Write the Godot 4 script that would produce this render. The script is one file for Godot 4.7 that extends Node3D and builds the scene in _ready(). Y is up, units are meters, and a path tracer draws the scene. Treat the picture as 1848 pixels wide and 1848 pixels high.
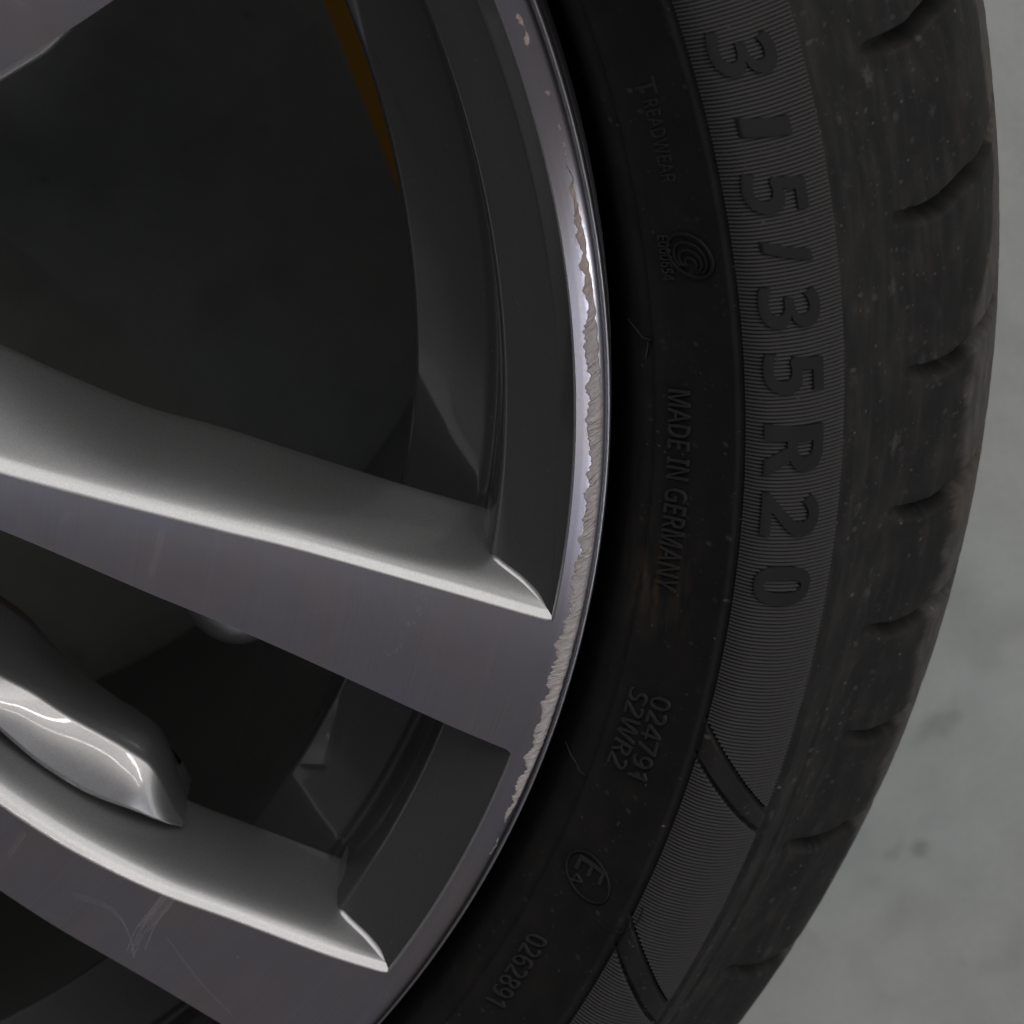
extends Node3D

const LIP_HEIGHT := 0.295      # the machined lip stands this far above the floor, the wheel lies flat
const GROOVES := [12.0, 18.8, 25.4, 32.05, 38.7, 45.0, 50.7, 55.8, 60.8, 65.85, 72.6, 79.0, 85.2, 91.0, 97.5, 103.5, 110.0]

var dice := RandomNumberGenerator.new()
var rough_noise := FastNoiseLite.new()
var paint: StandardMaterial3D
var barrel_paint: StandardMaterial3D
var machined: StandardMaterial3D
var rubber: StandardMaterial3D
var letter_rubber: StandardMaterial3D
var small_rubber: StandardMaterial3D
var rib_rubber: StandardMaterial3D
var scuffed: StandardMaterial3D


func _ready() -> void:
	# ---- camera
	var camera := Camera3D.new()
	camera.name = "camera"
	var right := Vector3(0.69097, -0.04562, 0.72144).normalized()
	var up := Vector3(0.63352, -0.44244, -0.63474).normalized()
	camera.transform = Transform3D(Basis(right, up, right.cross(up)), Vector3(0.40427, LIP_HEIGHT + 0.63541, 0.0))
	camera.fov = 18.0
	camera.near = 0.05
	camera.far = 60.0
	var lens := CameraAttributesPhysical.new()
	lens.frustum_focal_length = 75.8
	lens.frustum_focus_distance = 0.705
	lens.frustum_near = 0.05
	lens.frustum_far = 60.0
	lens.exposure_aperture = 17.0
	camera.attributes = lens
	add_child(camera)
	camera.current = true
	# ---- surroundings and exposure: a dim workshop
	var around := WorldEnvironment.new()
	around.name = "surroundings"
	var air := Environment.new()
	air.background_mode = Environment.BG_COLOR
	air.background_color = Color(0.088, 0.084, 0.090).linear_to_srgb()
	air.tonemap_mode = Environment.TONE_MAPPER_LINEAR
	air.tonemap_exposure = 1.0
	air.sdfgi_enabled = true
	air.ssao_enabled = true
	air.ssil_enabled = true
	around.environment = air
	add_child(around)
	# ---- lamps
	var spot := Vector3(0.18, 0.30, 0.22)
	var ahead := Vector3(0.7071, 0, -0.7071)
	var aside := Vector3(0.7071, 0, 0.7071)
	lamp("window_light", "wide bright workshop window panel in white frame", "window", spot + (Vector3(0.819, 0, -0.574) * 0.895 + Vector3.UP * 0.446) * 3.4, spot, Vector2(8.0, 1.9), 0.43, Color(1.0, 0.99, 0.985))
	lamp("window_light", "smaller low workshop window panel on the tyre side", "window", spot + (aside * 0.91 + Vector3.UP * 0.41) * 3.6, spot, Vector2(3.0, 1.3), 0.17, Color(1.0, 0.995, 0.99))
	lamp("ceiling_lamp", "long ceiling tube lamp nearest the wide window panel", "lamp", spot + Vector3(0.74, 0.67, 0.10) * 2.9, spot, Vector2(1.3, 0.06), 8.0, Color(1.0, 0.97, 0.95))
	lamp("ceiling_lamp", "long ceiling tube lamp between the other two lamps", "lamp", spot + Vector3(0.64, 0.77, 0.06) * 2.9, spot, Vector2(1.3, 0.02), 8.0, Color(1.0, 0.97, 0.95))
	lamp("ceiling_lamp", "short ceiling lamp farthest from the wide window panel", "lamp", spot + Vector3(-0.08, 1.84, 1.39), spot, Vector2(0.13, 0.9), 4.5, Color(0.95, 0.95, 1.0))
	lamp("ceiling_lamp", "small square ceiling lamp beside the short ceiling lamp", "lamp", spot + Vector3(0.41, 1.82, 1.34), spot, Vector2(0.10, 0.22), 10.0, Color(0.97, 0.97, 1.0))
	# ---- the floor
	make_floor()
	# ---- the wheel
	make_materials()
	var wheel := Node3D.new()
	wheel.name = "car_wheel"
	wheel.set_meta("label", "silver five twin-spoke alloy wheel with scuffed lip and dusty black tyre")
	wheel.set_meta("category", "wheel")
	add_child(wheel)
	make_rim(wheel)
	make_tyre(wheel)


# ------------------------------------------------------------------ helpers

func polar(deg: float, r: float, y: float) -> Vector3:
	var a := deg_to_rad(deg)
	return Vector3(r * cos(a), LIP_HEIGHT + y, r * sin(a))


func along(x: float, xs: Array, ys: Array) -> float:     # straight lines between knots
	if x <= xs[0]:
		return ys[0]
	for i in range(1, xs.size()):
		if x <= xs[i]:
			return lerpf(ys[i - 1], ys[i], (x - xs[i - 1]) / (xs[i] - xs[i - 1]))
	return ys[-1]


func smooth_along(x: float, xs: Array, ys: Array) -> float:   # a Catmull-Rom curve through the knots
	var n := xs.size()
	var k := n - 2
	for i in range(1, n):
		if x <= xs[i]:
			k = i - 1
			break
	var x0: float = xs[k]
	var x1: float = xs[k + 1]
	var y0: float = ys[k]
	var y1: float = ys[k + 1]
	var m0: float = (y1 - y0) / (x1 - x0)
	var m1 := m0
	if k > 0:
		m0 = (y1 - ys[k - 1]) / (x1 - xs[k - 1])
	if k < n - 2:
		m1 = (ys[k + 2] - y0) / (xs[k + 2] - x0)
	var t := (x - x0) / (x1 - x0)
	if t < 0.0 or t > 1.0:
		return y0 + m0 * (x - x0) if t < 0.0 else y1 + m1 * (x - x1)
	var d := x1 - x0
	return y0 * (2 * t * t * t - 3 * t * t + 1) + m0 * d * (t * t * t - 2 * t * t + t) + y1 * (3 * t * t - 2 * t * t * t) + m1 * d * (t * t * t - t * t)


func part(called: String, mesh: Mesh, material: Material, parent: Node) -> MeshInstance3D:
	var o := MeshInstance3D.new()
	o.name = called
	o.mesh = mesh
	o.material_override = material
	o.cast_shadow = GeometryInstance3D.SHADOW_CASTING_SETTING_ON
	parent.add_child(o, true)
	return o


# A sheet of points, nu by nv (row-major in u), with smooth normals facing away from «inside» when given by «turn».
func sheet(points: PackedVector3Array, nu: int, nv: int, uvs: PackedVector2Array, turn := false, colors := PackedColorArray()) -> ArrayMesh:
	var normals := PackedVector3Array()
	normals.resize(nu * nv)
	for i in nu:
		for j in nv:
			var du := points[mini(i + 1, nu - 1) * nv + j] - points[maxi(i - 1, 0) * nv + j]
			var dv := points[i * nv + mini(j + 1, nv - 1)] - points[i * nv + maxi(j - 1, 0)]
			var n := du.cross(dv).normalized()
			normals[i * nv + j] = -n if turn else n
	var index := PackedInt32Array()
	index.resize((nu - 1) * (nv - 1) * 6)
	var w := 0
	for i in nu - 1:
		for j in nv - 1:
			var a := i * nv + j
			var b := a + nv
			if turn:
				index[w] = a; index[w + 1] = b; index[w + 2] = a + 1
				index[w + 3] = a + 1; index[w + 4] = b; index[w + 5] = b + 1
			else:
				index[w] = a; index[w + 1] = a + 1; index[w + 2] = b
				index[w + 3] = a + 1; index[w + 4] = b + 1; index[w + 5] = b
			w += 6
	var arrays := []
	arrays.resize(Mesh.ARRAY_MAX)
	arrays[Mesh.ARRAY_VERTEX] = points
	arrays[Mesh.ARRAY_NORMAL] = normals
	arrays[Mesh.ARRAY_TEX_UV] = uvs
	if colors.size():
		arrays[Mesh.ARRAY_COLOR] = colors
	arrays[Mesh.ARRAY_INDEX] = index
	var m := ArrayMesh.new()
	m.add_surface_from_arrays(Mesh.PRIMITIVE_TRIANGLES, arrays)
	return m


# A profile of (r, y) turned about the axle from one angle to another.
func lathe(profile: Array, from: float, to: float, steps: int, turn := false) -> ArrayMesh:
	var pts := PackedVector3Array()
	var uvs := PackedVector2Array()
	var nv := profile.size()
	for i in steps + 1:
		var deg := lerpf(from, to, float(i) / steps)
		for j in nv:
			pts.append(polar(deg, profile[j].x, profile[j].y))
			uvs.append(Vector2((deg - 40.0) / 60.0, (profile[j].x - 0.13) / 0.145))
	return sheet(pts, steps + 1, nv, uvs, turn)


func rounded(profile: Array, radius: float, cuts := 4) -> Array:      # rounds the corners of a (r, y) outline
	var out := [profile[0]]
	for i in range(1, profile.size() - 1):
		var p: Vector2 = profile[i]
		var a: Vector2 = profile[i - 1] - p
		var b: Vector2 = profile[i + 1] - p
		var d: float = minf(radius, minf(a.length(), b.length()) * 0.45)
		var pa := p + a.normalized() * d
		var pb := p + b.normalized() * d
		for k in cuts + 1:
			var t := float(k) / cuts
			out.append(pa.lerp(p, t).lerp(p.lerp(pb, t), t))
	out.append(profile[-1])
	return out


func lamp(called: String, label: String, category: String, at: Vector3, aim: Vector3, size: Vector2, energy: float, tint: Color) -> void:
	var o := Node3D.new()
	o.name = called
	o.set_meta("label", label)
	o.set_meta("category", category)
	add_child(o, true)
	o.look_at_from_position(at, aim, Vector3.UP if absf((aim - at).normalized().y) < 0.95 else Vector3(0.7071, 0, 0.7071))
	var white := StandardMaterial3D.new()
	white.albedo_color = Color(0.7, 0.7, 0.7)
	white.roughness = 0.6
	var box := BoxMesh.new()
	box.size = Vector3(size.x + 0.06, size.y + 0.06, 0.05)
	var housing := part("housing", box, white, o)
	housing.position = Vector3(0, 0, 0.04)
	var glow := StandardMaterial3D.new()
	glow.albedo_color = Color(0.9, 0.9, 0.9)
	glow.emission_enabled = true
	glow.emission = tint
	glow.emission_energy_multiplier = 0.4
	var face := BoxMesh.new()
	face.size = Vector3(size.x, size.y, 0.01)
	part("diffuser", face, glow, o)
	var light := AreaLight3D.new()
	light.name = "light"
	light.area_size = size
	light.area_normalize_energy = false
	light.light_energy = energy
	light.light_color = tint
	light.area_range = 12.0
	light.area_attenuation = 2.0
	light.shadow_enabled = true
	light.position = Vector3(0, 0, -0.012)
	o.add_child(light)


func noise_of(seed_value: int, frequency: float, octaves := 3) -> FastNoiseLite:
	var n := FastNoiseLite.new()
	n.seed = seed_value
	n.frequency = frequency
	n.noise_type = FastNoiseLite.TYPE_SIMPLEX_SMOOTH
	n.fractal_octaves = octaves
	return n


# ------------------------------------------------------------------ the floor

func make_floor() -> void:
	var side := 1024                       # a square of 1.28 m
	var broad := noise_of(3, 0.006, 4)
	var fine := noise_of(5, 0.05, 3)
	var grain := noise_of(9, 0.4, 1)
	var data := PackedByteArray()
	data.resize(side * side * 3)
	for y in side:
		for x in side:
			var v := 0.48 + 0.06 * broad.get_noise_2d(x, y) + 0.035 * fine.get_noise_2d(x, y) + 0.022 * grain.get_noise_2d(x, y) - 0.05 * pow(clampf(fine.get_noise_2d(x * 0.45 + 300, y * 0.45) * 2.0, 0.0, 1.0), 2.0)
			var green := clampf(0.5 + 1.4 * broad.get_noise_2d(x + 900, y), 0.0, 1.0)
			var c := Color(v * lerpf(0.985, 0.93, green), v * 1.01, v * lerpf(0.935, 0.95, green)).linear_to_srgb()
			var at := (y * side + x) * 3
			data[at] = int(c.r * 255.0)
			data[at + 1] = int(c.g * 255.0)
			data[at + 2] = int(c.b * 255.0)
	dice.seed = 11
	for k in 520:                          # small stains, drops and dirt
		var cx := dice.randf() * side
		var cy := dice.randf() * side
		var radius := 1.5 + 8.0 * pow(dice.randf(), 3.0)
		var dark := 0.10 + 0.30 * dice.randf() * dice.randf()
		var long := 0.5 + dice.randf()
		for y in range(int(cy - radius * 1.6), int(cy + radius * 1.6) + 1):
			for x in range(int(cx - radius * 1.6), int(cx + radius * 1.6) + 1):
				var d := sqrt(pow((x - cx) * long, 2) + pow((y - cy) / long, 2)) / radius + 0.5 * fine.get_noise_2d(x * 3, y * 3)
				var s := dark * (1.0 - smoothstep(0.3, 1.0, d))
				var at := (posmod(y, side) * side + posmod(x, side)) * 3
				data[at] = int(data[at] * (1.0 - s * 0.45))
				data[at + 1] = int(data[at + 1] * (1.0 - s * 0.45))
				data[at + 2] = int(data[at + 2] * (1.0 - s * 0.47))
	var image := Image.create_from_data(side, side, false, Image.FORMAT_RGB8, data)
	var m := StandardMaterial3D.new()
	m.albedo_texture = ImageTexture.create_from_image(image)
	m.roughness = 0.42
	m.metallic_specular = 0.4
	m.uv1_triplanar = true
	m.uv1_world_triplanar = true
	m.uv1_scale = Vector3.ONE * 0.78
	var plane := PlaneMesh.new()
	plane.size = Vector2(9, 9)
	var o := part("floor", plane, m, self)
	o.set_meta("kind", "structure")
	# a strip of orange marking tape, seen through the wheel
	var orange := StandardMaterial3D.new()
	orange.albedo_color = Color(0.95, 0.46, 0.03).linear_to_srgb()
	orange.roughness = 0.6
	var tape := BoxMesh.new()
	tape.size = Vector3(0.30, 0.0008, 0.024)
	var t := part("floor_tape", tape, orange, self)
	var a := Vector3(0.12607, 0, 0.12980)
	var b := Vector3(0.09871, 0, 0.18462)
	var way := (b - a).normalized()
	var across := Vector3(-way.z, 0, way.x)
	t.transform = Transform3D(Basis(way, Vector3.UP, way.cross(Vector3.UP)), b + way * (0.014 - 0.15) - across * 0.012 + Vector3(0, 0.0006, 0))
	t.set_meta("label", "orange tape strip on the floor seen through the wheel beside the barrel")
	t.set_meta("category", "tape")


# ------------------------------------------------------------------ materials

func noise_texture(seed_value: int, frequency: float, low: float, high: float, side := 512) -> NoiseTexture2D:
	var t := NoiseTexture2D.new()
	t.width = side
	t.height = side
	t.seamless = true
	t.noise = noise_of(seed_value, frequency, 4)
	var ramp := Gradient.new()
	ramp.set_color(0, Color(low, low, low))
	ramp.set_color(1, Color(high, high, high))
	t.color_ramp = ramp
	return t


func make_materials() -> void:
	paint = StandardMaterial3D.new()
	paint.albedo_texture = dust_texture(0.44)
	paint.metallic = 0.9
	paint.roughness = 0.40
	paint.clearcoat_enabled = true
	paint.clearcoat = 1.0
	paint.clearcoat_roughness = 0.03
	paint.uv1_triplanar = true
	paint.uv1_scale = Vector3.ONE * 6.0
	paint.heightmap_enabled = false
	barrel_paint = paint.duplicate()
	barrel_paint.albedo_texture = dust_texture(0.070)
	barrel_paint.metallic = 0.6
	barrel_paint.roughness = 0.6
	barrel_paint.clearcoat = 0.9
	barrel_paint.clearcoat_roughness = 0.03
	machined = StandardMaterial3D.new()
	machined.albedo_color = Color(1, 1, 1)
	var marks := scratch_images()
	machined.metallic = 1.0
	machined.metallic_texture = marks[0]
	machined.metallic_texture_channel = BaseMaterial3D.TEXTURE_CHANNEL_RED
	machined.albedo_texture = marks[1]
	machined.roughness = 0.25
	machined.anisotropy_enabled = true
	machined.anisotropy = -0.97
	rubber = StandardMaterial3D.new()
	rubber.albedo_texture = tyre_texture()
	rubber.roughness = 0.62
	rubber.metallic_specular = 0.26
	letter_rubber = StandardMaterial3D.new()
	letter_rubber.albedo_color = Color(0.016, 0.016, 0.017).linear_to_srgb()
	letter_rubber.roughness = 0.55
	letter_rubber.metallic_specular = 0.25
	small_rubber = letter_rubber.duplicate()
	small_rubber.albedo_color = Color(0.032, 0.031, 0.031).linear_to_srgb()
	rib_rubber = StandardMaterial3D.new()
	rib_rubber.albedo_color = Color(0.044, 0.042, 0.042).linear_to_srgb()
	rib_rubber.roughness = 0.7
	rib_rubber.metallic_specular = 0.3
	scuffed = StandardMaterial3D.new()
	scuffed.albedo_color = Color(1, 1, 1)
	scuffed.vertex_color_use_as_albedo = true
	scuffed.metallic = 0.35
	scuffed.roughness = 0.55


# Scratches, handling marks and dust on the machined metal, laid out by angle (40 to 100 degrees) and radius (0.13 to 0.275 m).
func scratch_images() -> Array:
	var w := 2048
	var h := 1024
	var cover := PackedFloat32Array()
	cover.resize(w * h)
	dice.seed = 77
	var draw := func(knots: Array, thick: float, strength: float) -> void:
		for k in knots.size() - 1:
			var a := Vector2((knots[k].x - 40.0) / 60.0 * w, (knots[k].y - 0.13) / 0.145 * h)
			var b := Vector2((knots[k + 1].x - 40.0) / 60.0 * w, (knots[k + 1].y - 0.13) / 0.145 * h)
			var n := maxi(2, int(a.distance_to(b) * 1.5))
			for i in n:
				var c := a.lerp(b, float(i) / n)
				var f := strength * (0.6 + 0.4 * dice.randf())
				var reach := int(ceil(thick)) + 1
				for y in range(int(c.y) - reach, int(c.y) + reach + 1):
					for x in range(int(c.x) - reach, int(c.x) + reach + 1):
						if x >= 0 and y >= 0 and x < w and y < h:
							var g := f * clampf(thick + 0.5 - Vector2(x - c.x, y - c.y).length(), 0.0, 1.0)
							cover[y * w + x] = maxf(cover[y * w + x], g)
	var bend := func(knots: Array, off: Vector2) -> Array:
		var out := []
		for i in 13:
			var t := i / 12.0 * (knots.size() - 1)
			var k := mini(int(t), knots.size() - 2)
			var m0: Vector2 = (knots[mini(k + 1, knots.size() - 1)] - knots[maxi(k - 1, 0)]) / 2.0
			var m1: Vector2 = (knots[mini(k + 2, knots.size() - 1)] - knots[k]) / 2.0
			var u := t - k
			var p: Vector2 = knots[k] * (2 * u * u * u - 3 * u * u + 1) + m0 * (u * u * u - 2 * u * u + u) + knots[k + 1] * (3 * u * u - 2 * u * u * u) + m1 * (u * u * u - u * u)
			out.append(p + off)
		return out
	# a brushed fan of strands on the lower spoke, and the arc that leads into it
	for k in 15:
		var o := Vector2(dice.randf_range(-0.7, 0.5), dice.randf_range(-0.0016, 0.0016))
		draw.call(bend.call([Vector2(82.5, 0.2108), Vector2(83.57, 0.2110), Vector2(85.41, 0.2114), Vector2(87.35, 0.2137)].slice(0, dice.randi_range(3, 4)), o), 0.5, dice.randf_range(0.10, 0.34))
	for k in 3:
		draw.call(bend.call([Vector2(86.36, 0.1926), Vector2(85.64, 0.1989), Vector2(85.67, 0.2046), Vector2(86.56, 0.2103), Vector2(87.45, 0.2137)], Vector2(0.12 * k, 0.0006 * k)), 0.5, 0.20)
	draw.call(bend.call([Vector2(85.05, 0.2168), Vector2(86.29, 0.2303), Vector2(86.86, 0.2419)], Vector2.ZERO), 0.5, 0.22)
	# faint radial smears
	for q in [[Vector2(55.5, 0.1753), Vector2(59.5, 0.1746)], [Vector2(55.4, 0.1546), Vector2(56.6, 0.1531)], [Vector2(87.0, 0.1754), Vector2(84.4, 0.1744)]]:
		for k in 6:
			draw.call(bend.call(q, Vector2(0, dice.randf_range(-0.0006, 0.0006))), 1.2, 0.05)
	draw.call(bend.call([Vector2(60.86, 0.2007), Vector2(59.46, 0.2111), Vector2(58.27, 0.2203)], Vector2.ZERO), 0.5, 0.10)
	# scuffed nicks near the outer end of the upper spoke
	for k in 26:
		var t := dice.randf()
		var p := Vector2(lerpf(56.8, 61.2, t) + dice.randf_range(-0.25, 0.25), lerpf(0.2352, 0.2312, t) + dice.randf_range(-0.0012, 0.0012))
		draw.call([p, p + Vector2(dice.randf_range(-0.25, 0.35), dice.randf_range(-0.0008, 0.0008))], 0.6, dice.randf_range(0.08, 0.3))
	# hairlines in every direction, dust
	for k in 70:
		var p := Vector2(dice.randf_range(50.0, 92.0), dice.randf_range(0.135, 0.264))
		var a := dice.randf() * TAU
		var l := dice.randf_range(0.002, 0.012)
		draw.call([p, p + Vector2(cos(a) * rad_to_deg(l / p.y), sin(a) * l)], 0.4, dice.randf_range(0.03, 0.12))
	for k in 420:
		var p := Vector2(dice.randf_range(41.0, 99.0), dice.randf_range(0.135, 0.272))
		draw.call([p, p + Vector2(0.02, 0.0)], 0.25 + 0.9 * pow(dice.randf(), 6.0), dice.randf_range(0.15, 0.6))
	var rings := noise_of(55, 0.9, 2)
	var cloud := noise_of(56, 0.006, 3)
	var metal := PackedByteArray()
	metal.resize(w * h * 3)
	var tone := PackedByteArray()
	tone.resize(w * h * 3)
	for y in h:
		var ring := 0.045 * rings.get_noise_1d(y)
		for x in w:
			var at := y * w + x
			var f := cover[at]
			var v := 0.60 + ring + 0.02 * cloud.get_noise_2d(x, y * 2.0)
			var tarnish := cloud.get_noise_2d(x * 0.5 + 500.0, y * 0.9) + 0.5 * (0.5 - float(x) / w)
			var c := Color(v * (1.02 - 0.06 * tarnish), v * 0.975, v * (1.02 + 0.09 * tarnish)).lerp(Color(0.62, 0.58, 0.54), f).linear_to_srgb()
			metal[at * 3] = int(255.0 * (1.0 - f))
			metal[at * 3 + 1] = metal[at * 3]
			metal[at * 3 + 2] = metal[at * 3]
			tone[at * 3] = int(clampf(c.r, 0.0, 1.0) * 255.0)
			tone[at * 3 + 1] = int(clampf(c.g, 0.0, 1.0) * 255.0)
			tone[at * 3 + 2] = int(clampf(c.b, 0.0, 1.0) * 255.0)
	return [ImageTexture.create_from_image(Image.create_from_data(w, h, false, Image.FORMAT_RGB8, metal)), ImageTexture.create_from_image(Image.create_from_data(w, h, false, Image.FORMAT_RGB8, tone))]


# Specks of dust on the paint; the picture repeats every 17 cm.
func dust_texture(base: float) -> ImageTexture:
	var side := 1024
	var tone := Color(base, base, base).linear_to_srgb()
	var im := Image.create(side, side, false, Image.FORMAT_RGB8)
	dice.seed = 91
	for y in side:
		for x in side:                         # metal flake
			var v := base * (1.0 + dice.randf_range(-0.16, 0.16))
			im.set_pixel(x, y, Color(v, v, v * 1.005).linear_to_srgb())
	for k in 700:
		var x := dice.randi_range(1, side - 3)
		var y := dice.randi_range(1, side - 3)
		var f := 0.1 + 0.5 * dice.randf() * dice.randf()
		var c := tone.lerp(Color(0.85, 0.84, 0.82), f)
		im.set_pixel(x, y, c)
		im.set_pixel(x + 1, y, tone.lerp(c, 0.7))
		if dice.randf() < 0.3:
			im.set_pixel(x, y + 1, c)
			im.set_pixel(x + 1, y + 1, c)
	return ImageTexture.create_from_image(im)


const TEX_FROM := 14.0
const TEX_SPAN := 76.0

func tyre_texture() -> ImageTexture:
	var w := 2048
	var h := 640
	var patch := noise_of(21, 0.012, 4)
	var streak := noise_of(22, 0.03, 3)
	var grain := noise_of(23, 0.35, 2)
	var data := PackedByteArray()
	data.resize(w * h * 3)
	for y in h:
		var s := float(y) / h                       # 0 at the bead, 1 down on the tread
		var shoulder := smoothstep(0.42, 0.52, s)
		for x in w:
			var p := patch.get_noise_2d(x, y * 2.0)
			var v := 0.0150 + 0.004 * p + 0.002 * grain.get_noise_2d(x, y)
			v += shoulder * (0.002 + 0.012 * maxf(0.0, streak.get_noise_2d(x * 0.25, y * 2.0)) + 0.008 * maxf(0.0, p))
			var warm := 0.02 + 0.06 * clampf(p + 0.3, 0.0, 1.0)
			# dusty, worn tread edge with a ragged border
			var border := along(TEX_FROM + TEX_SPAN * x / w, [38.0, 41.5, 43.5, 56.0, 62.0, 70.0], [0.86, 0.82, 0.745, 0.735, 0.75, 0.77]) + 0.022 * patch.get_noise_2d(x * 1.2 + 400.0, y * 0.5) + 0.006 * grain.get_noise_2d(x, 7.0)
			var worn := smoothstep(border, border + 0.03, s)
			v = lerpf(v, 0.062 + 0.03 * patch.get_noise_2d(x * 2.0, y * 5.0), worn)
			warm = lerpf(warm, 0.07 + 0.09 * clampf(2.0 * streak.get_noise_2d(x * 0.6, 3.0), 0.0, 1.0), worn)
			# brown mud smear below the origin mark
			var deg := TEX_FROM + TEX_SPAN * x / w
			var mud := clampf(1.0 - absf(deg - 53.2) / 3.4, 0.0, 1.0) * clampf(1.0 - absf(s - 0.20) / 0.085, 0.0, 1.0) * clampf(0.45 + 1.3 * streak.get_noise_2d(x * 0.5, y * 3.0), 0.0, 1.0)
			v += 0.024 * mud
			warm += 0.45 * mud
			var c := Color(v * (1.0 + warm), v, v * (1.0 - warm)).linear_to_srgb()
			var at := (y * w + x) * 3
			data[at] = int(c.r * 255.0)
			data[at + 1] = int(c.g * 255.0)
			data[at + 2] = int(c.b * 255.0)
	dice.seed = 5
	for k in 9000:                                  # dust specks, most of them out on the shoulder
		var s := 0.5 + 0.22 * dice.randfn()
		if dice.randf() < 0.08:
			s = dice.randf() * 0.9
		var cx := dice.randf() * w
		var cy := s * h
		if streak.get_noise_2d(cx * 0.5, cy * 0.8 + 70.0) + 0.5 * patch.get_noise_2d(cx, cy) < dice.randf_range(-0.45, 0.35):
			continue
		var radius := 0.6 + 3.6 * pow(dice.randf(), 4.0)
		var strength := 0.12 + 0.5 * dice.randf() * dice.randf()
		if radius > 2.2:
			strength *= 0.5
		for y in range(int(cy - radius), int(cy + radius) + 2):
			for x in range(int(cx - radius), int(cx + radius) + 2):
				if y < 0 or y >= h:
					continue
				var d := Vector2(x - cx, y - cy).length() / radius
				var f := strength * (1.0 - smoothstep(0.4, 1.1, d))
				var at := (y * w + posmod(x, w)) * 3
				data[at] = int(lerpf(data[at], 165.0, f))
				data[at + 1] = int(lerpf(data[at + 1], 158.0, f))
				data[at + 2] = int(lerpf(data[at + 2], 150.0, f))
	var smears := [[47.6, 0.615, 16.0, 0.20], [41.2, 0.60, 13.0, 0.16], [33.0, 0.60, 14.0, 0.22], [53.9, 0.60, 12.0, 0.16]]
	for k in 60:
		smears.append([dice.randf_range(22.0, 80.0), dice.randf_range(0.48, 0.72), dice.randf_range(4.0, 13.0), dice.randf_range(0.05, 0.18)])
	for m in smears:                                # pale rubbed patches
		var cx: float = (m[0] - TEX_FROM) / TEX_SPAN * w
		var cy: float = m[1] * h
		for y in range(int(cy - m[2]), int(cy + m[2]) + 1):
			for x in range(int(cx - m[2]), int(cx + m[2]) + 1):
				if x < 0 or y < 0 or x >= w or y >= h:
					continue
				var d: float = Vector2(x - cx, (y - cy) * 1.6).length() / m[2] + 0.5 * grain.get_noise_2d(x * 0.35, y * 0.35)
				var f: float = m[3] * (1.0 - smoothstep(0.2, 1.0, d))
				var at := (y * w + x) * 3
				data[at] = int(lerpf(data[at], 150.0, f))
				data[at + 1] = int(lerpf(data[at + 1], 147.0, f))
				data[at + 2] = int(lerpf(data[at + 2], 142.0, f))
	return ImageTexture.create_from_image(Image.create_from_data(w, h, false, Image.FORMAT_RGB8, data))


# ------------------------------------------------------------------ the rim

const A_FACE_R := [0.06, 0.1000, 0.1387, 0.1611, 0.1885, 0.2017, 0.2283, 0.2550, 0.2645]
const A_FACE := [44.0, 49.0, 52.62, 53.98, 55.01, 55.34, 56.15, 56.87, 57.07]
const A_LOW_R := [0.06, 0.1000, 0.1400, 0.1594, 0.1753, 0.1950, 0.2222, 0.2470, 0.2645]
const A_LOW := [52.0, 55.0, 58.28, 59.83, 60.9, 61.85, 63.14, 64.14, 64.6]
const A_WALL_R := [0.06, 0.1000, 0.1335, 0.1457, 0.1646, 0.1838, 0.2032, 0.2228, 0.2418, 0.2645]
const A_WALL := [30.0, 39.0, 45.18, 47.64, 50.32, 51.60, 52.87, 53.92, 54.64, 55.3]
const B_FACE_R := [0.06, 0.1200, 0.1660, 0.1739, 0.1864, 0.2077, 0.2273, 0.2513, 0.2645]
const B_FACE := [80.0, 83.0, 83.65, 83.72, 83.60, 82.78, 81.53, 80.30, 79.50]
const B_LOW_R := [0.06, 0.1200, 0.1798, 0.1963, 0.2107, 0.2258, 0.2645]
const B_LOW := [92.0, 91.0, 89.83, 89.34, 88.73, 88.2, 87.2]
const B_WALL_R := [0.06, 0.12, 0.16, 0.185, 0.2078, 0.2206, 0.2440, 0.2645]
const B_WALL := [76.0, 79.6, 80.4, 80.9, 80.59, 79.95, 78.87, 78.2]
const WALL_DEPTH := 0.030


func corner_flare(r: float) -> float:
	var t := clampf((r - 0.2622) / 0.0023, 0.0, 1.0)
	return 0.42 * (1.0 - sqrt(1.0 - t * t))


func face_edge(kind: int, r: float) -> float:
	return (smooth_along(r, A_FACE_R, A_FACE) if kind == 0 else smooth_along(r, B_FACE_R, B_FACE)) - corner_flare(r) * 0.5


func low_edge(kind: int, r: float) -> float:
	return (smooth_along(r, A_LOW_R, A_LOW) if kind == 0 else smooth_along(r, B_LOW_R, B_LOW)) + corner_flare(r)


func wall_edge(kind: int, r: float) -> float:
	return smooth_along(r, A_WALL_R, A_WALL) if kind == 0 else smooth_along(r, B_WALL_R, B_WALL)


# How far the painted wall has dropped at the fraction f of its width: first a flat chamfer, then the hollow flank.
func wall_drop(f: float, width: float) -> float:
	var share := clampf(0.0022 / width, 0.10, 0.35)
	var chamfer := 0.93 * f * width
	var start := 0.93 * share * width
	var g := (f - share) / (1.0 - share)
	var steep := clampf(1.55 * (1.0 - share) * width / (WALL_DEPTH - start), 0.34, 0.85)
	var wall := start + (WALL_DEPTH - start) * (steep * g + (1.0 - steep) * g * g * clampf(g, 0.0, 1.0)) if g > 0.0 else start + 0.014 * g
	var k := 0.0008
	var h := maxf(k - absf(chamfer - wall), 0.0) / k
	return maxf(chamfer, wall) + h * h * k * 0.25 * clampf(f * 12.0, 0.0, 1.0)


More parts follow.
